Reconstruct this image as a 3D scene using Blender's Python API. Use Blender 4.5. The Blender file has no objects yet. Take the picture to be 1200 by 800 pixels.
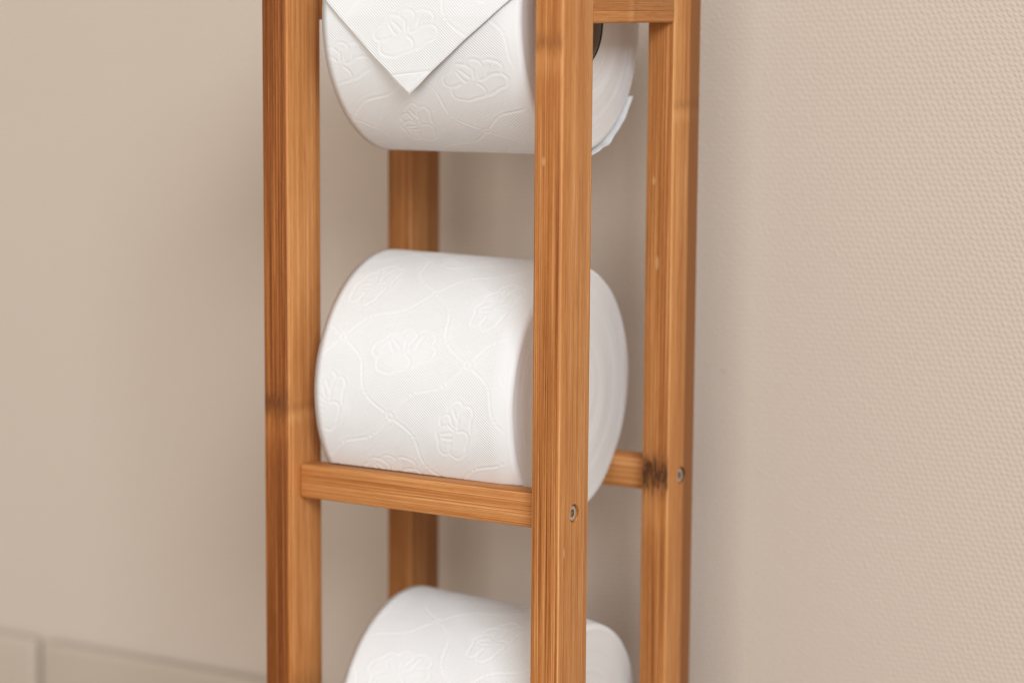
import bpy, bmesh, math, random
import numpy as np
from mathutils import Matrix, Vector

S = 0.001                      # the scene is laid out in millimetres
sc = bpy.context.scene
col = sc.collection

# ------------------------------------------------------------------ camera
yaw, pit, rol = 0.538105, 0.139089, 0.007061
cpos = np.array([506.45, -888.17, 28.378])
fw = np.array([-math.sin(yaw) * math.cos(pit), math.cos(yaw) * math.cos(pit), -math.sin(pit)])
rt = np.array([math.cos(yaw), math.sin(yaw), 0.0])
up = np.cross(rt, fw)
r2 = math.cos(rol) * rt + math.sin(rol) * up
u2 = -math.sin(rol) * rt + math.cos(rol) * up
cam = bpy.data.cameras.new('camera')
cam.sensor_width = 36.0
cam.lens = 2898.92 / 1200 * 36
cam.clip_start = 0.05
cam.clip_end = 50
cam.dof.use_dof = True
cam.dof.focus_distance = 1.062
cam.dof.aperture_fstop = 3.9
cam.dof.aperture_blades = 9
camo = bpy.data.objects.new('camera', cam)
col.objects.link(camo)
m = Matrix.Identity(4)
for i in range(3):
    m[i][0], m[i][1], m[i][2], m[i][3] = r2[i], u2[i], -fw[i], cpos[i] * S
camo.matrix_world = m
sc.camera = camo

# ------------------------------------------------------------------ light
w = bpy.data.worlds.new('World')
sc.world = w
w.use_nodes = True
bg = w.node_tree.nodes['Background']
bg.inputs[0].default_value = (1.0, 0.895, 0.78, 1)
bg.inputs[1].default_value = 0.68
key = bpy.data.lights.new('window_light', 'AREA')
key.shape = 'RECTANGLE'
key.size, key.size_y = 1.9, 1.7
key.energy = 206
key.color = (0.86, 0.945, 1.0)
ko = bpy.data.objects.new('window_light', key)
col.objects.link(ko)
tgt = Vector((-0.06, 0.03, -0.12))
ldir = Vector((0.95, -1.0, 0.64)).normalized()
ko.location = tgt + ldir * 5.5
ko.rotation_euler = (-ldir).to_track_quat('-Z', 'Y').to_euler()

fill = bpy.data.lights.new('fill_light', 'AREA')      # added fill lamp, warmer, in front of the rack to brighten its inside
fill.shape = 'RECTANGLE'
fill.size, fill.size_y = 1.3, 1.5
fill.energy = 30
fill.color = (1.0, 0.955, 0.90)
fo_ = bpy.data.objects.new('fill_light', fill)
col.objects.link(fo_)
fdir = Vector((0.22, -1.0, 0.10)).normalized()
fo_.location = tgt + fdir * 3.2
fo_.rotation_euler = (-fdir).to_track_quat('-Z', 'Y').to_euler()

sc.view_settings.view_transform = 'Standard'
sc.view_settings.look = 'None'
sc.view_settings.exposure = -0.1
sc.view_settings.gamma = 1.0
sc.view_settings.use_curve_mapping = False
sc.render.engine = 'CYCLES'
sc.cycles.filter_width = 1.1
sc.cycles.max_bounces = 8
sc.cycles.diffuse_bounces = 5


# ------------------------------------------------------------------ helpers
def link(name, me, mat, parent=None, loc=(0, 0, 0), rot=(0, 0, 0)):
    o = bpy.data.objects.new(name, me)
    col.objects.link(o)
    if mat is not None:
        for mm in (mat if isinstance(mat, (list, tuple)) else [mat]):
            me.materials.append(mm)
    o.parent = parent
    o.location = [c * S for c in loc]
    o.rotation_euler = rot
    return o


def empty(name, loc, rot=(0, 0, 0)):
    o = bpy.data.objects.new(name, None)
    col.objects.link(o)
    o.empty_display_size = 0.02
    o.location = [c * S for c in loc]
    o.rotation_euler = rot
    return o


def tag(o, label, cat, group=None):
    o['label'] = label
    o['category'] = cat
    if group:
        o['group'] = group


def box_bm(x0, x1, y0, y1, z0, z1, bev=0.0, seg=3):
    bm = bmesh.new()
    bmesh.ops.create_cube(bm, size=1)
    for v in bm.verts:
        v.co = Vector(((x0 + x1) / 2 + v.co.x * (x1 - x0), (y0 + y1) / 2 + v.co.y * (y1 - y0),
                       (z0 + z1) / 2 + v.co.z * (z1 - z0))) * S
    if bev:
        bmesh.ops.bevel(bm, geom=bm.edges[:], offset=bev * S, segments=seg, profile=0.5, affect='EDGES')
    return bm


def to_mesh(bm, name, smooth=True):
    me = bpy.data.meshes.new(name)
    bm.to_mesh(me)
    bm.free()
    if smooth:
        for p in me.polygons:
            p.use_smooth = True
        me.set_sharp_from_angle(angle=math.radians(32))
    return me


class NT:
    """small node-graph writer"""
    def __init__(self, name):
        self.mat = bpy.data.materials.new(name)
        self.mat.use_nodes = True
        self.t = self.mat.node_tree
        self.p = self.t.nodes['Principled BSDF']

    def new(self, kind, **kw):
        n = self.t.nodes.new(kind)
        for k, v in kw.items():
            setattr(n, k, v)
        return n

    def ln(self, a, b):
        self.t.links.new(a, b)

    def put(self, sock, v):
        if isinstance(v, bpy.types.NodeSocket):
            self.ln(v, sock)
        else:
            sock.default_value = v

    def math(self, op, a, b=0.0, c=None, clamp=False):
        n = self.new('ShaderNodeMath', operation=op, use_clamp=clamp)
        self.put(n.inputs[0], a)
        self.put(n.inputs[1], b)
        if c is not None:
            self.put(n.inputs[2], c)
        return n.outputs[0]

    def mix(self, f, a, b, mode='MIX'):
        n = self.new('ShaderNodeMix', data_type='RGBA', blend_type=mode)
        self.put(n.inputs[0], f)
        self.put(n.inputs[6], a)
        self.put(n.inputs[7], b)
        return n.outputs[2]

    def noise(self, vec, scale=1.0, detail=2.0, rough=0.5, dist=0.0):
        n = self.new('ShaderNodeTexNoise')
        self.put(n.inputs['Vector'], vec)
        n.inputs['Scale'].default_value = scale
        n.inputs['Detail'].default_value = detail
        n.inputs['Roughness'].default_value = rough
        n.inputs['Distortion'].default_value = dist
        return n.outputs[0]

    def vec(self, x, y, z):
        n = self.new('ShaderNodeCombineXYZ')
        for i, v in enumerate((x, y, z)):
            self.put(n.inputs[i], v)
        return n.outputs[0]

    def ramp(self, f, stops):
        n = self.new('ShaderNodeValToRGB')
        e = n.color_ramp.elements
        while len(e) < len(stops):
            e.new(0.5)
        for el, (pos, c) in zip(e, stops):
            el.position = pos
            el.color = c if len(c) == 4 else (*c, 1)
        self.put(n.inputs[0], f)
        return n.outputs[0]

    def maprange(self, v, a, b, c=0.0, d=1.0):
        n = self.new('ShaderNodeMapRange')
        self.put(n.inputs[0], v)
        for i, k in enumerate((a, b, c, d)):
            n.inputs[i + 1].default_value = k
        return n.outputs[0]

    def bump(self, h, strength, dist, prev=None):
        n = self.new('ShaderNodeBump')
        n.inputs['Strength'].default_value = strength
        n.inputs['Distance'].default_value = dist
        self.put(n.inputs['Height'], h)
        if prev is not None:
            self.ln(prev, n.inputs['Normal'])
        return n.outputs[0]


# ------------------------------------------------------------------ materials
def bamboo(name, axis='Z', seed=0.0, nodes=(), strip=None, tone=1.0, edge=1.0, flecks=()):
    """laminated bamboo, grain along `axis`; nodes = (position mm, face, width mm, strength); strip = (mm across, factor)"""
    g = NT(name)
    tc = g.new('ShaderNodeTexCoord')
    sep = g.new('ShaderNodeSeparateXYZ')
    g.ln(tc.outputs['Object'], sep.inputs[0])
    X, Y, Z = [g.math('MULTIPLY', sep.outputs[i], 1000.0) for i in range(3)]
    if axis == 'Z':
        a, b, l = X, Y, Z
    elif axis == 'X':
        a, b, l = Y, Z, X
    else:
        a, b, l = X, Z, Y
    lo = g.math('ADD', l, seed * 137.0)
    sa = g.math('ADD', a, seed * 11.3)

    def stretched(ka, kb, kl):
        return g.vec(g.math('MULTIPLY', sa, ka), g.math('MULTIPLY', b, kb), g.math('MULTIPLY', lo, kl))
    nrm = g.new('ShaderNodeSeparateXYZ')
    geo = g.new('ShaderNodeNewGeometry')
    g.ln(geo.outputs['Normal'], nrm.inputs[0])
    ny = g.math('POWER', g.math('ABSOLUTE', nrm.outputs[1]), 2.0)
    nz = g.math('POWER', g.math('ABSOLUTE', nrm.outputs[2]), 2.0)
    fine = g.noise(stretched(0.62, 0.62, 0.006), 1.0, 3.0, 0.6)
    hair = g.noise(stretched(1.85, 1.85, 0.007), 1.0, 2.0, 0.55)
    broad = g.noise(stretched(0.15, 0.15, 0.005), 1.0, 2.0, 0.5)
    speck = g.noise(stretched(1.6, 1.6, 0.10), 1.0, 3.0, 0.65)
    flame = g.noise(stretched(0.45, 0.45, 0.022), 1.0, 4.0, 0.62, 0.6)
    # edge grain (across the strips) is darker and shows its fibres as hard thin lines; face grain is paler and cloudier
    ef = ny if axis == 'Z' else g.math('MULTIPLY', ny, 0.55)
    nf = g.math('SUBTRACT', 1.0, ef)
    thin = g.maprange(hair, 0.36, 0.47, 1.0, 0.0)
    pale_l = g.maprange(hair, 0.55, 0.63, 0.0, 1.0)
    v = g.math('MULTIPLY', g.math('SUBTRACT', fine, 0.5), g.math('MULTIPLY_ADD', ef, 0.12, 0.42))
    v = g.math('SUBTRACT', v, g.math('MULTIPLY', thin, g.math('MULTIPLY_ADD', ef, 0.17, 0.11)))
    v = g.math('ADD', v, g.math('MULTIPLY', pale_l, g.math('MULTIPLY_ADD', ef, 0.16, 0.10)))
    v = g.math('ADD', v, g.math('MULTIPLY', g.math('SUBTRACT', broad, 0.5), 0.45))
    v = g.math('ADD', v, g.math('MULTIPLY', g.math('SUBTRACT', speck, 0.5), 0.36))
    v = g.math('ADD', v, g.math('MULTIPLY', g.math('MULTIPLY', g.math('SUBTRACT', flame, 0.5), nf), 0.55))
    v = g.math('ADD', v, g.math('MULTIPLY_ADD', ef, -0.18 * edge, 0.61))
    if axis == 'Z':            # paler rounded corners: the highlight they catch, painted into the colour
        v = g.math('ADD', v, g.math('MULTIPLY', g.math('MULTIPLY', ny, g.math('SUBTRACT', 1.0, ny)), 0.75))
    dark = None
    for (pos, face, wid, st) in nodes:
        wob = g.noise(g.vec(g.math('MULTIPLY', sa, 0.5), g.math('MULTIPLY', b, 0.5), g.math('MULTIPLY', lo, 0.12)), 1.0, 3.0, 0.6)
        d = g.math('ADD', g.math('SUBTRACT', l, pos), g.math('MULTIPLY', g.math('SUBTRACT', wob, 0.5), wid * 2.2))
        q = g.math('DIVIDE', d, wid)
        e = g.math('POWER', 2.718, g.math('MULTIPLY', g.math('MULTIPLY', q, q), -1.0))
        sp = g.noise(g.vec(g.math('MULTIPLY', sa, 1.1), g.math('MULTIPLY', b, 1.1), g.math('MULTIPLY', lo, 0.17)), 1.0, 4.0, 0.7)
        e = g.math('MULTIPLY', e, g.maprange(sp, 0.38, 0.58, 0.22, 1.0))
        mask = {'y': ny, 'x': g.math('SUBTRACT', 1.0, ny), 'a': 1.0}[face]
        e = g.math('MULTIPLY', g.math('MULTIPLY', e, mask), st)
        dark = e if dark is None else g.math('ADD', dark, e)
        # pale blush just under the knuckle
        q2 = g.math('DIVIDE', g.math('ADD', d, wid * 2.3), wid * 1.6)
        pale = g.math('POWER', 2.718, g.math('MULTIPLY', g.math('MULTIPLY', q2, q2), -1.0))
        v = g.math('ADD', v, g.math('MULTIPLY', g.math('MULTIPLY', pale, mask), 0.12))
    c = g.ramp(v, [(0.0, (0.14, 0.038, 0.008)), (0.25, (0.27, 0.086, 0.019)), (0.50, (0.43, 0.163, 0.045)),
                   (0.74, (0.56, 0.255, 0.088)), (1.0, (0.71, 0.41, 0.19))])
    if strip:
        st = g.math('GREATER_THAN', g.math('ADD', b, g.math('MULTIPLY', broad, 0.6)), strip[0])
        st = g.math('MULTIPLY', st, g.math('SUBTRACT', 1.0, ny))
        c = g.mix(g.math('MULTIPLY', st, strip[1]), c, (0.20, 0.070, 0.018, 1))
        ln = g.math('COMPARE', b, strip[0] - 0.3, 0.16)
        c = g.mix(g.math('MULTIPLY', g.math('MULTIPLY', ln, g.math('SUBTRACT', 1.0, ny)), 0.45), c, (0.13, 0.045, 0.012, 1))
    if dark is not None:
        c = g.mix(g.math('MULTIPLY', dark, 0.9, clamp=True), c, (0.085, 0.028, 0.008, 1))
    for (fx, fy, fz, ln_) in flecks:              # small pale resin flecks
        q = g.math('ADD', g.math('POWER', g.math('DIVIDE', g.math('SUBTRACT', X, fx), 0.9), 2.0),
                   g.math('ADD', g.math('POWER', g.math('DIVIDE', g.math('SUBTRACT', Y, fy), 0.9), 2.0),
                          g.math('POWER', g.math('DIVIDE', g.math('SUBTRACT', Z, fz), ln_), 2.0)))
        c = g.mix(g.maprange(q, 0.3, 1.3, 0.38, 0.0), c, (0.72, 0.45, 0.24, 1))
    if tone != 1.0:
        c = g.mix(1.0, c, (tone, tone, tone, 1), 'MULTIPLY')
    g.ln(c, g.p.inputs['Base Color'])
    rg = g.maprange(hair, 0.3, 0.7, 0.44, 0.60)
    g.ln(rg, g.p.inputs['Roughness'])
    g.p.inputs['Specular IOR Level'].default_value = 0.22
    bh = g.math('ADD', g.math('MULTIPLY', fine, 0.6), g.math('MULTIPLY', hair, 0.5))
    if dark is not None:
        bh = g.math('SUBTRACT', bh, g.math('MULTIPLY', dark, 0.9))
    g.ln(g.bump(bh, 0.35, 0.00035), g.p.inputs['Normal'])
    return g.mat


def paper_mat():
    g = NT('embossed_tissue')
    uv = g.new('ShaderNodeUVMap', uv_map='unrolled')
    sep = g.new('ShaderNodeSeparateXYZ')
    g.ln(uv.outputs[0], sep.inputs[0])
    U, V = sep.outputs[0], sep.outputs[1]           # millimetres on the unrolled sheet
    at = g.new('ShaderNodeAttribute', attribute_name='plain')
    k = 2 * math.pi
    d1 = g.math('SINE', g.math('ADD', g.math('MULTIPLY', U, k / 1.45), g.math('MULTIPLY', V, k / 1.30)))
    d2 = g.math('SINE', g.math('SUBTRACT', g.math('MULTIPLY', U, k / 1.9), g.math('MULTIPLY', V, k / 1.5)))
    h = g.math('ADD', d1, g.math('MULTIPLY', d2, 0.45))
    h = g.math('MULTIPLY', h, g.math('SUBTRACT', 1.0, at.outputs['Fac']))
    n = g.noise(g.vec(g.math('MULTIPLY', U, 1.0), g.math('MULTIPLY', V, 1.0), 0.0), 2.2, 4.0, 0.7)
    n2 = g.noise(g.vec(U, V, 3.0), 0.07, 2.0, 0.5)
    b1 = g.bump(h, 0.48, 0.00011)
    b2 = g.bump(n, 0.45, 0.00022, b1)
    g.ln(b2, g.p.inputs['Normal'])
    c = g.mix(n2, (0.75, 0.755, 0.77, 1), (0.785, 0.79, 0.805, 1))
    g.ln(c, g.p.inputs['Base Color'])
    g.p.inputs['Roughness'].default_value = 0.95
    g.p.inputs['Specular IOR Level'].default_value = 0.12
    g.p.inputs['Sheen Weight'].default_value = 0.05
    return g.mat


def paper_end_mat():
    g = NT('wound_tissue_end')
    tc = g.new('ShaderNodeTexCoord')
    sep = g.new('ShaderNodeSeparateXYZ')
    g.ln(tc.outputs['Object'], sep.inputs[0])
    y, z = sep.outputs[1], sep.outputs[2]
    r = g.math('SQRT', g.math('ADD', g.math('MULTIPLY', y, y), g.math('MULTIPLY', z, z)))
    rm = g.math('MULTIPLY', r, 1000.0)
    n = g.noise(g.vec(rm, g.math('MULTIPLY', y, 14.0), g.math('MULTIPLY', z, 14.0)), 1.6, 3.0, 0.7)
    n1 = g.noise(g.vec(g.math('MULTIPLY', rm, 0.4), g.math('MULTIPLY', y, 8.0), g.math('MULTIPLY', z, 8.0)), 1.0, 2.0, 0.5)
    g.ln(g.bump(g.math('ADD', n, g.math('MULTIPLY', n1, 1.4)), 0.5, 0.0005), g.p.inputs['Normal'])
    c = g.mix(n, (0.735, 0.73, 0.73, 1), (0.78, 0.775, 0.775, 1))
    g.ln(c, g.p.inputs['Base Color'])
    g.p.inputs['Roughness'].default_value = 0.95
    g.p.inputs['Specular IOR Level'].default_value = 0.1
    return g.mat


def cardboard_mat():
    g = NT('grey_cardboard')
    tc = g.new('ShaderNodeTexCoord')
    n = g.noise(tc.outputs['Object'], 900.0, 3.0, 0.6)
    g.ln(g.mix(n, (0.20, 0.155, 0.115, 1), (0.32, 0.26, 0.20, 1)), g.p.inputs['Base Color'])
    g.p.inputs['Roughness'].default_value = 0.9
    return g.mat


def wall_mat():
    g = NT('woven_wallpaper_paint')
    tc = g.new('ShaderNodeTexCoord')
    sep = g.new('ShaderNodeSeparateXYZ')
    g.ln(tc.outputs['Object'], sep.inputs[0])
    X = g.math('MULTIPLY', sep.outputs[0], 1000.0)
    Z = g.math('MULTIPLY', sep.outputs[2], 1000.0)
    j = g.noise(g.vec(X, 0.0, Z), 0.16, 2.0, 0.5)
    j2 = g.noise(g.vec(X, 7.0, Z), 0.16, 2.0, 0.5)
    X = g.math('ADD', X, g.math('MULTIPLY', j, 2.6))
    Z = g.math('ADD', Z, g.math('MULTIPLY', j2, 2.6))
    k = 2 * math.pi
    pa = g.math('ADD', g.math('MULTIPLY', X, k / 2.75), g.math('MULTIPLY', Z, k / 6.4))
    pb = g.math('SUBTRACT', g.math('MULTIPLY', Z, k / 2.45), g.math('MULTIPLY', X, k / 70.0))
    wa = g.math('MULTIPLY_ADD', g.math('SINE', pa), 0.5, 0.5)
    wb = g.math('MULTIPLY_ADD', g.math('SINE', pb), 0.5, 0.5)
    over = g.math('MULTIPLY', g.math('SINE', g.math('MULTIPLY', pa, 0.5)), g.math('SINE', g.math('MULTIPLY', pb, 0.5)))
    h = g.math('ADD', g.math('MULTIPLY', g.math('MULTIPLY', wa, wb), 1.7), g.math('MULTIPLY', over, 0.35))
    n = g.noise(g.vec(X, 0.0, Z), 0.55, 3.0, 0.6)
    h = g.math('MULTIPLY', h, g.math('MULTIPLY_ADD', n, 1.6, 0.15))
    fine = g.noise(g.vec(X, 3.0, Z), 1.3, 2.0, 0.6)
    h = g.math('ADD', h, g.math('MULTIPLY', fine, 0.8))
    big = g.noise(g.vec(X, 0.0, Z), 0.012, 3.0, 0.5)
    h = g.math('ADD', h, g.math('MULTIPLY', big, 0.8))
    g.ln(g.bump(h, 0.44, 0.00042), g.p.inputs['Normal'])
    c = g.mix(big, (0.56, 0.476, 0.41, 1), (0.578, 0.493, 0.426, 1))
    # small scuffs rubbed into the raised threads
    sm = g.noise(g.vec(g.math('MULTIPLY', X, 0.5), 5.0, g.math('MULTIPLY', Z, 1.1)), 0.13, 2.0, 0.5)
    sk = g.math('MULTIPLY', g.maprange(sm, 0.78, 0.86), g.maprange(h, 0.6, 1.6, 1.0, 0.15))
    c = g.mix(g.math('MULTIPLY', sk, 0.45), c, (0.30, 0.235, 0.17, 1))
    g.ln(c, g.p.inputs['Base Color'])
    g.p.inputs['Roughness'].default_value = 0.72
    g.p.inputs['Specular IOR Level'].default_value = 0.08
    return g.mat


def tile_mat(name, c0, c1, rough):
    g = NT(name)
    tc = g.new('ShaderNodeTexCoord')
    n = g.noise(tc.outputs['Object'], 18.0, 5.0, 0.6)
    g.ln(g.mix(n, (*c0, 1), (*c1, 1)), g.p.inputs['Base Color'])
    g.p.inputs['Roughness'].default_value = rough
    g.ln(g.bump(n, 0.1, 0.001), g.p.inputs['Normal'])
    return g.mat


def metal_mat(name, c, rough):
    g = NT(name)
    g.p.inputs['Base Color'].default_value = (*c, 1)
    g.p.inputs['Metallic'].default_value = 1.0
    g.p.inputs['Roughness'].default_value = rough
    tc = g.new('ShaderNodeTexCoord')
    n = g.noise(tc.outputs['Object'], 1500.0, 2.0)
    g.ln(g.bump(n, 0.1, 0.0002), g.p.inputs['Normal'])
    return g.mat


M_paper, M_end, M_card = paper_mat(), paper_end_mat(), cardboard_mat()
M_wall = wall_mat()
M_tile = tile_mat('skirting_tile', (0.43, 0.36, 0.295), (0.49, 0.41, 0.34), 0.6)
M_grout = tile_mat('grout', (0.40, 0.335, 0.275), (0.44, 0.37, 0.305), 0.9)
M_floor = tile_mat('floor_tile', (0.34, 0.265, 0.20), (0.41, 0.325, 0.25), 0.45)
M_steel = metal_mat('zinc_steel', (0.62, 0.60, 0.56), 0.32)

# ------------------------------------------------------------------ the setting
FLOOR = -432.0
WALLY = 185.0
me = to_mesh(box_bm(-1500, 1100, WALLY, WALLY + 100, FLOOR - 60, 1500), 'wall', False)
o = link('wall', me, M_wall); o['kind'] = 'structure'
me = to_mesh(box_bm(-1500, 1100, -1700, WALLY - 0.5, FLOOR - 40, FLOOR - 3), 'floor', False)
floor = link('floor', me, M_grout); floor['kind'] = 'structure'
tile_me = to_mesh(box_bm(0.8, 199.2, 0.8, 199.2, -6, 0, 1.0, 2), 'tile')
tile_me.materials.append(M_floor)
for i in range(13):
    for j in range(9):
        t = link('tile', tile_me, None, floor, (-1500 + 200 * i, -1663 + 200 * j, FLOOR))
        if -1663 + 200 * j + 200 > WALLY - 11:
            t.scale.y = 0.97
sk_me = to_mesh(box_bm(-1500, 1100, WALLY - 2.5, WALLY - 0.6, FLOOR, -350.5), 'skirting', False)
skirt = link('skirting', sk_me, M_grout); skirt['kind'] = 'structure'
st_me = to_mesh(box_bm(1.6, 298.4, 0, 9.0, 0, 85.5, 4.4, 4), 'skirting_tile')
st_me.materials.append(M_tile)
for i in range(8):
    link('tile', st_me, None, skirt, (-449 - 300 * 3 + 300 * i, WALLY - 11.0, FLOOR + 1.0))

# ------------------------------------------------------------------ the bamboo rack
W, D, SX, SY = 13.9, 25.8, 140.0, 100.1
ZR, RH, REC, RT = -182.3, 15.3, 7.9, 12.0        # upper rail: top, height, setback, thickness
STEP = 158.0
ZS, SH = 16.7, 26.0                               # side rails
TOP = 47.0
rack = empty('toilet_roll_rack', (-SX / 2, SY / 2, FLOOR))
tag(rack, 'tall narrow bamboo rack of four posts and cross rails holding toilet rolls', 'rack')
RO = (-SX / 2, SY / 2, FLOOR)


def rel(x, y, z):
    return (x - RO[0], y - RO[1], z - RO[2])


def carve(me, cutters):
    """recess screw holes in a post"""
    bm = bmesh.new(); bm.from_mesh(me)
    tmp = bpy.data.meshes.new('t'); bm.to_mesh(tmp); bm.free()
    ob = bpy.data.objects.new('t', tmp); col.objects.link(ob)
    cut = bmesh.new()
    for (x, y, z, r, dep) in cutters:
        mt = Matrix.Translation(Vector((x - dep / 2 + 1.0, y, z)) * S) @ Matrix.Rotation(math.pi / 2, 4, 'Y')
        bmesh.ops.create_cone(cut, cap_ends=True, segments=40, radius1=r * S, radius2=r * S, depth=(dep + 2.0) * S, matrix=mt)
    cme = bpy.data.meshes.new('c'); cut.to_mesh(cme); cut.free()
    co = bpy.data.objects.new('c', cme); col.objects.link(co)
    md = ob.modifiers.new('b', 'BOOLEAN'); md.object = co; md.operation = 'DIFFERENCE'; md.solver = 'EXACT'
    dg = bpy.context.evaluated_depsgraph_get()
    out = bpy.data.meshes.new_from_object(ob.evaluated_get(dg))
    bpy.data.objects.remove(ob); bpy.data.objects.remove(co)
    for p in out.polygons:
        p.use_smooth = True
    out.set_sharp_from_angle(angle=math.radians(32))
    return out


def screw_mesh():
    """countersunk head with a hexagonal socket, facing +x, origin on the head's face"""
    bm = bmesh.new()
    n = 36
    def ring(r, x, hexa=False):
        vs = []
        for k in range(n):
            a = 2 * math.pi * k / n
            rr = r
            if hexa:
                b = (a % (math.pi / 3)) - math.pi / 6
                rr = r * math.cos(math.pi / 6) / math.cos(b)
            vs.append(bm.verts.new((x * S, rr * math.cos(a) * S, rr * math.sin(a) * S)))
        return vs
    rs = [ring(3.45, -2.6), ring(3.45, -0.45), ring(3.1, -0.02), ring(2.15, 0.0), ring(1.9, -0.15, True), ring(1.85, -2.4, True)]
    for a, b in zip(rs, rs[1:]):
        for k in range(n):
            bm.faces.new((a[k], a[(k + 1) % n], b[(k + 1) % n], b[k]))
    bm.faces.new(rs[-1])
    bm.faces.new(list(reversed(rs[0])))
    bmesh.ops.recalc_face_normals(bm, faces=bm.faces[:])
    return to_mesh(bm, 'screw')


SCREW = screw_mesh()
SCREW.materials.append(M_steel)
H = TOP - FLOOR
posts = {
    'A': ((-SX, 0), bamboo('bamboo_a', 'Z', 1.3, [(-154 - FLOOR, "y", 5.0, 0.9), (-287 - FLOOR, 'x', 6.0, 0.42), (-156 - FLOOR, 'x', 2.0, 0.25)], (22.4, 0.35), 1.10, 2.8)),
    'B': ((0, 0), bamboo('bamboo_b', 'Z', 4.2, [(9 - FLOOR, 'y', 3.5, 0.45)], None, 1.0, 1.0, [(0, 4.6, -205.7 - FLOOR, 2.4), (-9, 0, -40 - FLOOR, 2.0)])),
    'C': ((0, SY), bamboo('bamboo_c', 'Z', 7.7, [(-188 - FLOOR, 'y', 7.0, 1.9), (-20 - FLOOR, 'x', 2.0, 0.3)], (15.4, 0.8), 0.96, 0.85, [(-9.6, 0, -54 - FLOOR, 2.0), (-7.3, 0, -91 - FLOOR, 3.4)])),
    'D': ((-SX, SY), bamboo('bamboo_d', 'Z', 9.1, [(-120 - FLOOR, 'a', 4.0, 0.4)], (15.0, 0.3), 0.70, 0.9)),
}
for nm, ((px, py), mat) in posts.items():
    me = to_mesh(box_bm(-W, 0, 0, D, 0, H, 1.3, 3), 'post')
    outer = nm in 'BC'
    lv = [ZR - RH / 2, ZR - STEP - RH / 2]
    if outer:
        me = carve(me, [(0, D / 2, z - FLOOR, 4.05, 2.4) for z in lv])
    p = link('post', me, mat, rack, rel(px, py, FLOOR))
    if outer:
        for z in lv:
            link('screw', SCREW, None, p, (-0.75, D / 2, z - FLOOR), (random.Random(z + py).random(), 0, 0))
for lev, z in enumerate((ZR, ZR - STEP)):
    for k, y in enumerate((REC, SY + REC)):
        me = to_mesh(box_bm(0, SX - W - 0.2, 0, RT, -RH, 0, 1.3, 3), 'rail')
        mt = bamboo('bamboo_rail_%d%d' % (lev, k), 'X', 2.1 + 3 * lev + 1.7 * k, [], None, 1.0, 0.4)
        link('rail', me, mt, rack, rel(-SX + 0.1, y, z))
for k, (x, s) in enumerate(((-SX - W + 0.3, 5.2), (-W + 0.3, 6.6))):
    me = to_mesh(box_bm(0, W - 0.6, 0, SY - D - 0.2, 0, SH, 1.2, 3), 'side_rail')
    mt = bamboo('bamboo_side_%d' % k, 'Y', s, [(37.0, 'a', 1.6, 0.22)] if k else [], (5.6, 0.25) if k else None, 1.0, 1.0)
    link('side_rail', me, mt, rack, rel(x, D + 0.1, ZS))
bm = bmesh.new()
mt4 = Matrix.Translation(Vector((0, 0, 0))) @ Matrix.Rotation(math.pi / 2, 4, 'Y')
bmesh.ops.create_cone(bm, cap_ends=True, segments=40, radius1=8 * S, radius2=8 * S, depth=(SX - W - 0.6) * S, matrix=mt4)
link('rod', to_mesh(bm, 'rod'), bamboo('bamboo_rod', 'X', 3.3), rack, rel(-(SX + W) / 2, 62.7, 29.5))

# ------------------------------------------------------------------ embossed paper
LA, LB = np.array([38.0, 26.0]), np.array([27.6, -33.0])          # repeat of the pattern, mm
FLOWER = [[(-9.6, 6.2), (-10.6, 4.6), (-12.7, 3.2), (-15.1, 1.5), (-16.1, -0.7), (-15.5, -2.6), (-13.3, -3.6), (-11.3, -2.8)],
          [(-7.9, -2.0), (-11.2, -3.4), (-13.0, -5.0), (-13.2, -7.6), (-11.8, -9.5), (-8.8, -10.1), (-6.2, -10.4), (-2.1, -8.9), (1.0, -8.3), (3.2, -6.7), (3.4, -4.4), (2.3, -2.7), (0.6, -1.7)],
          [(5.4, -7.0), (8.2, -5.3), (10.7, -3.7), (13.7, -2.8), (15.3, -1.0), (15.8, 1.1), (14.1, 3.0), (11.9, 3.4), (9.2, 3.1), (6.9, 2.3), (5.2, 1.0), (2.2, 0.1)],
          [(13.4, 4.1), (14.3, 6.3), (13.0, 8.3), (10.2, 9.2), (7.2, 9.6), (5.7, 8.8)], [(8.2, 6.9), (6.3, 4.3), (5.8, 2.5), (5.1, 1.3)],
          [(-3.4, 7.4), (-1.8, 9.1), (0.8, 9.6), (3.7, 8.6), (4.5, 6.9), (3.5, 5.3), (1.7, 3.0), (1.4, 1.8)],
          [(-0.3, 4.9), (-0.4, 3.1), (-0.5, 1.1)], [(-7.0, 4.6), (-4.7, 3.0), (-2.7, 1.2)], [(-8.4, 3.3), (-6.9, 0.8), (-5.0, -0.8)],
          [(-9.6, 6.2), (-8.0, 7.3), (-5.4, 7.2), (-3.5, 6.8), (-1.7, 5.7)]]


def catmull(pts, n=5):
    p = np.array(pts, float)
    p = np.vstack([2 * p[0] - p[1], p, 2 * p[-1] - p[-2]])
    out = []
    for i in range(1, len(p) - 2):
        for t in np.linspace(0, 1, n, endpoint=False):
            a, b, c, d = p[i - 1], p[i], p[i + 1], p[i + 2]
            out.append(0.5 * (2 * b + (c - a) * t + (2 * a - 5 * b + 4 * c - d) * t * t + (3 * b - a - 3 * c + d) * t ** 3))
    out.append(p[-2])
    return np.array(out)


def cut_dash(path, gaps, g=1.5):
    """break a curve around the given points"""
    segs, cur = [], []
    for q in path:
        if any(np.hypot(*(q - np.array(k))) < g for k in gaps):
            if len(cur) > 1:
                segs.append(np.array(cur))
            cur = []
        else:
            cur.append(q)
    if len(cur) > 1:
        segs.append(np.array(cur))
    return segs


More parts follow.
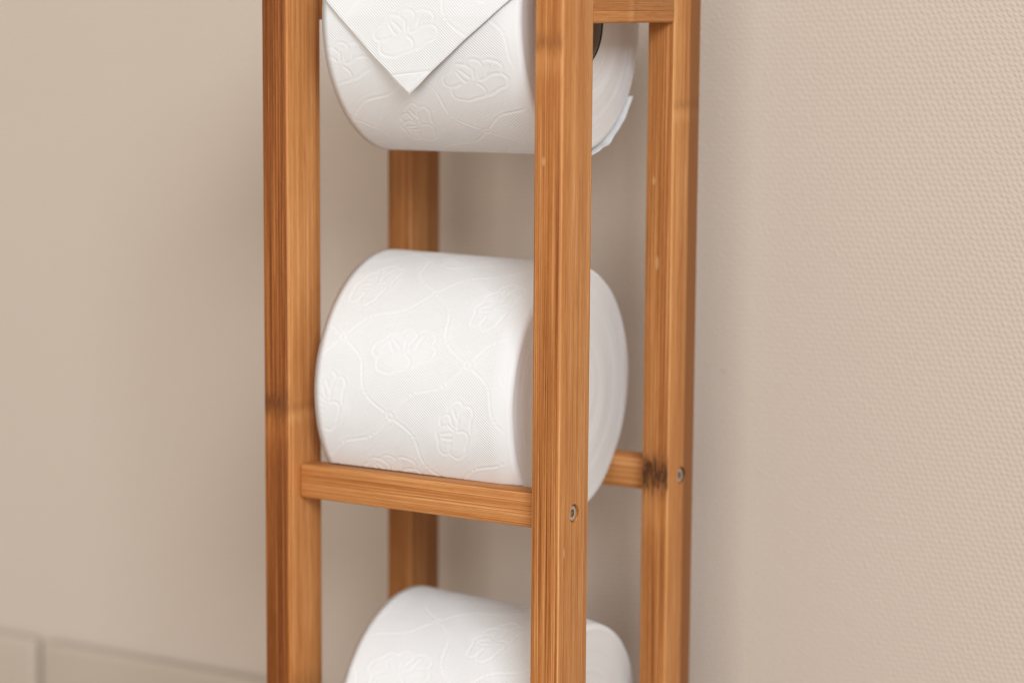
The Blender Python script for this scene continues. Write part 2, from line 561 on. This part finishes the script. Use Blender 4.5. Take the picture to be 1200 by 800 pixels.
class Raster:
    """groove map of one repeat cell block on the unrolled sheet"""
    def __init__(self, u0, u1, v0, v1, off, res=0.25):
        self.u0, self.v0, self.res = u0, v0, res
        nu, nv = int((u1 - u0) / res) + 1, int((v1 - v0) / res) + 1
        self.d = np.full((nv, nu), 9.0)
        self.flat = np.zeros((nv, nu))
        off = np.array(off)
        for i in range(-8, 9):
            for j in range(-8, 9):
                R = off + i * LA + j * LB
                if not (u0 - 60 < R[0] < u1 + 60 and v0 - 60 < R[1] < v1 + 60):
                    continue
                th = np.linspace(0, 2 * math.pi, 17)
                self.line(R + 1.5 * np.stack([np.cos(th), np.sin(th)], -1))
                for end, pa, pb in ((LB, (11.0, -8.6), (14.6, -23.5)), (LA, (11.0, 10.7), (26.5, 15.6))):
                    path = catmull([R, R + pa, R + pb, R + end], 14)
                    for sgm in cut_dash(path, [R, R + end], 2.6):
                        for s2 in cut_dash(sgm, [R + pa, R + pb], 1.5):
                            self.line(s2)
                    for q in (pa, pb):
                        self.line(np.array([R + q, R + q + [0.25, 0.1]]), -0.12)
                F = R + (LA + LB) / 2
                odd = (i + j) % 2
                for ln_ in FLOWER:
                    q = catmull(ln_, 4)
                    if odd:
                        a = 0.9
                        q = np.stack([q[:, 0] * math.cos(a) - q[:, 1] * math.sin(a), q[:, 0] * math.sin(a) + q[:, 1] * math.cos(a)], -1) * 0.88
                    self.line(F + q)
                self.blob(F, 13.5, 9.0)

    def line(self, P, bias=0.0):
        for a, b in zip(P[:-1], P[1:]):
            lo, hi = np.minimum(a, b) - 1.6, np.maximum(a, b) + 1.6
            i0 = max(0, int((lo[0] - self.u0) / self.res)); i1 = min(self.d.shape[1], int((hi[0] - self.u0) / self.res) + 2)
            j0 = max(0, int((lo[1] - self.v0) / self.res)); j1 = min(self.d.shape[0], int((hi[1] - self.v0) / self.res) + 2)
            if i1 <= i0 or j1 <= j0:
                continue
            gu, gv = np.meshgrid(self.u0 + np.arange(i0, i1) * self.res, self.v0 + np.arange(j0, j1) * self.res)
            e = b - a
            t = np.clip(((gu - a[0]) * e[0] + (gv - a[1]) * e[1]) / (e @ e + 1e-9), 0, 1)
            dd = np.hypot(gu - a[0] - t * e[0], gv - a[1] - t * e[1]) + bias
            self.d[j0:j1, i0:i1] = np.minimum(self.d[j0:j1, i0:i1], dd)

    def blob(self, c, ru, rv):
        i0 = max(0, int((c[0] - ru - self.u0) / self.res)); i1 = min(self.d.shape[1], int((c[0] + ru - self.u0) / self.res) + 1)
        j0 = max(0, int((c[1] - rv - self.v0) / self.res)); j1 = min(self.d.shape[0], int((c[1] + rv - self.v0) / self.res) + 1)
        if i1 <= i0 or j1 <= j0:
            return
        gu, gv = np.meshgrid(self.u0 + np.arange(i0, i1) * self.res, self.v0 + np.arange(j0, j1) * self.res)
        k = ((gu - c[0]) / ru) ** 2 + ((gv - c[1]) / rv) ** 2
        self.flat[j0:j1, i0:i1] = np.maximum(self.flat[j0:j1, i0:i1], np.clip((1 - k) * 4, 0, 1))

    def sample(self, U, V):
        fi = np.clip((U - self.u0) / self.res, 0, self.d.shape[1] - 1.001)
        fj = np.clip((V - self.v0) / self.res, 0, self.d.shape[0] - 1.001)
        i, j = fi.astype(int), fj.astype(int)
        a, b = fi - i, fj - j
        def bil(g):
            return g[j, i] * (1 - a) * (1 - b) + g[j, i + 1] * a * (1 - b) + g[j + 1, i] * (1 - a) * b + g[j + 1, i + 1] * a * b
        d, fl = bil(self.d), bil(self.flat)
        # a pressed groove with slightly puffed shoulders
        h = -0.145 * np.exp(-(d / 0.45) ** 2) + 0.05 * np.exp(-((d - 1.25) / 0.55) ** 2)
        return h - 0.06 * fl, np.clip(fl + np.exp(-(d / 0.9) ** 2), 0, 1)


def wob(th, seed, amp, ks):
    rg = np.random.RandomState(seed)
    return sum(amp / k ** 0.7 * rg.randn() * np.cos(k * th + rg.rand() * 6.28) for k in ks)


def set_uv(me, co):
    uv = me.uv_layers.new(name='unrolled')
    li = np.empty(len(me.loops), np.int32)
    me.loops.foreach_get('vertex_index', li)
    uv.data.foreach_set('uv', co[li].astype(np.float32).ravel())


def grid_mesh(name, P, closed_v, uv=None, plain=None, smooth=True):
    nv, nu = P.shape[:2]
    idx = np.arange(nv * nu).reshape(nv, nu)
    if closed_v:
        a, b = idx, np.roll(idx, -1, 0)
    else:
        a, b = idx[:-1], idx[1:]
    q = np.stack([a[:, :-1], a[:, 1:], b[:, 1:], b[:, :-1]], -1).reshape(-1, 4)
    me = bpy.data.meshes.new(name)
    me.vertices.add(nv * nu)
    me.vertices.foreach_set('co', (P.reshape(-1, 3) * S).astype(np.float32).ravel())
    me.loops.add(q.size)
    me.loops.foreach_set('vertex_index', q.astype(np.int32).ravel())
    me.polygons.add(len(q))
    me.polygons.foreach_set('loop_start', np.arange(0, q.size, 4, dtype=np.int32))
    me.polygons.foreach_set('use_smooth', np.ones(len(q), bool))
    me.update(calc_edges=True)
    if uv is not None:
        set_uv(me, uv.reshape(-1, 2))
    if plain is not None:
        at = me.attributes.new('plain', 'FLOAT', 'POINT')
        at.data.foreach_set('value', plain.astype(np.float32).ravel())
    return me


RAILS = [(REC, REC + RT), (SY + REC, SY + REC + RT)]


def make_roll(label, xl, xr, y, z, r, yw, tl, seed, off, rail_top=None, lx=3.0, lr=4.5, rr=2.6, rcore=20.5):
    xm = (xl + xr) / 2
    root = empty('toilet_roll', (xm, y, z), (0, -tl, yw))
    tag(root, label, 'toilet roll', 'toilet rolls in the rack')
    L = xr - xl
    # angle th: 0 at the front (-y), growing upwards; the seen side is sampled finely
    fine = np.linspace(-1.75, 2.15, int(3.9 * r / 0.36))
    coarse = np.linspace(2.15, 2 * math.pi - 1.75, 90)[1:-1]
    th = np.concatenate([fine, coarse])
    # profile across the roll: (x, radius)
    prof = []
    for a in np.linspace(0, math.pi / 2, 12):
        prof.append((-L / 2 + lx * (1 - math.sin(a)), r - lr * (1 - math.cos(math.pi / 2 - a)) if False else r - lr * (1 - math.sin(a)) ** 1.0 * (1 - 0.35 * math.sin(a))))
    xs = np.arange(-L / 2 + lx, L / 2 - rr, 0.36)[1:]
    for x in xs:
        prof.append((x, r))
    for a in np.linspace(math.pi / 2, 0, 12):
        prof.append((L / 2 - rr * (1 - math.cos(a)), r - rr * (1 - math.sin(a)) - 0.9))
    prof = [(x, q if x > L / 2 - rr - 1e-6 else q - 0.9 * np.clip((x - (L / 2 - 7.5 - rr)) / 7.5, 0, 1) ** 1.5) for x, q in prof]
    prof = np.array(prof)
    TH, PX = np.meshgrid(th, prof[:, 0], indexing='ij')
    PR = np.broadcast_to(prof[:, 1], TH.shape).copy()
    V = r * TH
    ras = Raster(-L / 2 - 3, L / 2 + 3, -1.85 * r, 2.25 * r, off)
    h, plain = ras.sample(PX, V)
    seen = ((TH >= -1.75) & (TH <= 2.15)).astype(float)
    edge = np.clip(np.minimum(PX + L / 2 - 1.5, L / 2 - 2.5 - PX) / 4.0, 0, 1)
    h = h * seen * edge
    # a soft, not quite round winding
    PR = PR + h + wob(TH, seed, 0.35, (2, 3, 5)) + wob(TH + PX * 0.01, seed + 1, 0.10, (9, 14, 19))
    t = np.clip((PX - (L / 2 - 14)) / 14, 0, 1)
    PR = PR + t * wob(TH, seed + 2, 0.30, (4, 7, 11, 17))
    PXw = PX + t * wob(TH, seed + 3, 0.35, (3, 6, 10)) - np.clip(1 - (PX + L / 2) / 14, 0, 1) * wob(TH, seed + 4, 0.35, (3, 5, 9))
    cr = np.clip((PX - (L / 2 - 11)) / 5, 0, 1)              # the pressed band is creased
    PR = PR + cr * (0.8 * wob(TH + 0.012 * PX, seed + 7, 0.22, (23, 31, 43, 59, 71)) * np.clip(wob(TH, seed + 8, 0.9, (2, 3, 5, 8)) + 0.5, 0.1, 1))
    if rail_top is not None:                       # the paper gives way where it lies on the rails
        for (y0, y1) in RAILS:
            for it in range(2):
                dy, dz = -np.cos(TH), np.sin(TH)
                Y, Z = y + PR * dy, z + PR * dz
                inside = (Y > y0 - 0.25) & (Y < y1 + 0.25) & (Z < rail_top + 0.25) & (Z > rail_top - RH)
                inner = y1 + 0.25 if y0 < y else y0 - 0.25
                s1 = np.where(np.abs(dy) > 1e-3, (inner - y) / np.where(np.abs(dy) > 1e-3, dy, 1), 1e9)
                s2 = np.where(dz < -1e-3, (rail_top + 0.25 - z) / np.where(dz < -1e-3, dz, -1), 1e9)
                lim = np.maximum(np.where(s1 < PR, s1, 0), np.where(s2 < PR, s2, 0))
                PR = np.where(inside & (lim > 20), lim, PR)
    P = np.stack([PXw, -PR * np.cos(TH), PR * np.sin(TH)], -1)
    me = grid_mesh('paper', P, True, np.stack([PX, V], -1), np.clip(np.maximum(plain, (PX - (L / 2 - 9)) / 4), 0, 1))
    paper = link('paper', me, M_paper, root)
    # the two wound ends and the tube
    for side in (0, -1):
        ring = P[:, side]
        rad = np.hypot(ring[:, 1], ring[:, 2])
        sg = 1 if side == -1 else -1
        rows = []
        for f in np.linspace(0, 1, 26):
            rr_ = rad * (1 - f) + rcore * f
            bulge = (0.10 * math.sin(f * 19 + seed) + 0.05 * math.sin(f * 47 + 2 * seed)) * math.sin(f * math.pi) - 0.4 * f
            rows.append(np.stack([ring[:, 0] * (1 - f) + f * (sg * L / 2) + sg * (bulge + 0.12 * np.cos(2 * th + 9 * f) * math.sin(f * math.pi)),
                                  -rr_ * np.cos(th), rr_ * np.sin(th)], -1))
        E = np.stack(rows, 1)[::3]
        if side == 0:
            E = E[:, ::-1]
        link('wound_end', grid_mesh('wound_end', E, True), M_end, root)
    tt = np.linspace(0, 2 * math.pi, 64, endpoint=False)
    prof2 = [(-L / 2 + 1.2, rcore + 0.15), (-L / 2 + 1.2, rcore - 0.9), (L / 2 - 1.2, rcore - 0.9), (L / 2 - 1.2, rcore + 0.15)]
    C = np.stack([np.stack([np.full(64, x), -q * np.cos(tt), q * np.sin(tt)], -1) for x, q in prof2], 1)
    cm = grid_mesh('core', C[::-1], True)
    cm.set_sharp_from_angle(angle=0.6)
    link('core', cm, M_card, root)
    return root, L, r


make_roll('white toilet roll in the middle of the rack, embossed with flowers, fully in view',
          -130.5, -30.8, 63.8, -147.6, 58.0, 0.028, -0.009, 3, (-38.0, 25.1), ZR, rcore=16.0)
make_roll('lowest toilet roll, only its rounded top showing at the bottom of the picture',
          -121.0, -24.5, 63.8, -306.4, 55.6, 0.0, -0.045, 11, (12.0, 30.0), ZR - STEP, rcore=16.0)
R1Y, R1Z, R1R = 62.7, 17.2, 59.0
top_roll, TL, _ = make_roll('topmost toilet roll with its loose end folded to a downward point',
                            -124.5, -27.0, R1Y, R1Z, R1R, 0.034, 0.010, 23, (-7.8, -22.5), None)
XM = (-124.5 - 27.0) / 2

# the folded end: a double sheet that lies on the roll and hangs free below its widest line
tipx, tipv = -78.0 - XM - 2.3, -31.0
full = TL / 2 - 1.0
v_full = tipv + 41.5
rows, uvs, pls = [], [], []
vv = np.concatenate([np.arange(tipv, v_full, 0.36), np.arange(v_full, 96, 0.8)])
ras = Raster(-60, 60, tipv - 3, 100, (-37.1, -1.5))
ss = np.linspace(-1, 1, 220)
for v in vv:
    k = min(1.0, (v - tipv) / (v_full - tipv))
    lx0 = tipx + (-full - tipx) * k
    lx1 = tipx + (full - tipx) * k
    if k >= 1:
        lx0, lx1 = -full, full
    lx0 += (0.5 * math.sin(v * 0.17 + 1) + 0.25 * math.sin(v * 0.53)) * (1 - k)
    lx1 += (0.5 * math.sin(v * 0.15) + 0.25 * math.sin(v * 0.47 + 2)) * (1 - k)
    x = lx0 + (lx1 - lx0) * (ss + 1) / 2
    hh, pl = ras.sample(x, np.full_like(x, v))
    # straight crease of the ply ends inside the fold, a few millimetres above the tip
    cr = np.abs((v - tipv) - (8.6 + 0.11 * (x - tipx)))
    hh = hh - 0.35 * np.exp(-(cr / 0.45) ** 2)
    endt = np.minimum(ss + 1, 1 - ss) * (lx1 - lx0) / 2
    hh = hh * np.clip(endt / 1.5, 0, 1) - 0.5 * np.exp(-endt / 0.5)
    if v < 2:
        a = 2.0 - v
        drop = 0.12 * (R1R - np.sqrt(R1R ** 2 - a * a))
        y_ = -(R1R + 2.6) + drop + 0 * x
        z_ = v + 0 * x
        nrm_y, nrm_z = -1.0, 0.0
    else:
        t_ = (v - 2) / R1R + 0.034
        lift = 2.6 * max(0.12, 1 - (v - 2) / 60)
        y_ = -(R1R + lift) * math.cos(t_) + 0 * x
        z_ = (R1R + lift) * math.sin(t_) + 0 * x
        nrm_y, nrm_z = -math.cos(t_), math.sin(t_)
    sag = 0.5 * np.sin(x * 0.09 + v * 0.05) * np.clip(k, 0.2, 1)
    rows.append(np.stack([x, y_ + nrm_y * (hh + sag), z_ + nrm_z * (hh + sag)], -1))
    uvs.append(np.stack([x, np.full_like(x, v)], -1)); pls.append(pl)
P = np.stack(rows); me = grid_mesh('folded_end', P, False, np.stack(uvs), np.stack(pls))
fo = link('folded_end', me, M_paper, top_roll)
md = fo.modifiers.new('thickness', 'SOLIDIFY'); md.thickness = 0.55 * S; md.offset = 0.0

# an outer ply that has come loose at the lower back of the top roll
th = np.linspace(-2.52, -1.62, 200)            # th measured as on the roll; back is pi
xs = np.linspace(TL / 2 - 16, TL / 2 + 0.2, 26)
TH, PX = np.meshgrid(th, xs, indexing='ij')
fade = np.clip((TH + 2.52) / 0.22, 0, 1) * np.clip((-1.62 - TH) / 0.25, 0, 1)
out = np.clip((PX - (TL / 2 - 12)) / 12, 0, 1)
rag = wob(TH, 77, 1.5, (5, 9, 13, 22, 37))
PR = R1R + 0.5 + out ** 1.5 * fade * (0.8 + rag)
PXr = PX + out * (0.9 * wob(TH, 81, 0.8, (6, 11, 17)))
P = np.stack([PXr, -PR * np.cos(TH), PR * np.sin(TH)], -1)
me = grid_mesh('loose_ply', P, False, np.stack([PX, R1R * TH], -1), np.zeros(PX.shape))
lo = link('loose_ply', me, M_paper, top_roll)
md = lo.modifiers.new('thickness', 'SOLIDIFY'); md.thickness = 0.35 * S; md.offset = 1.0
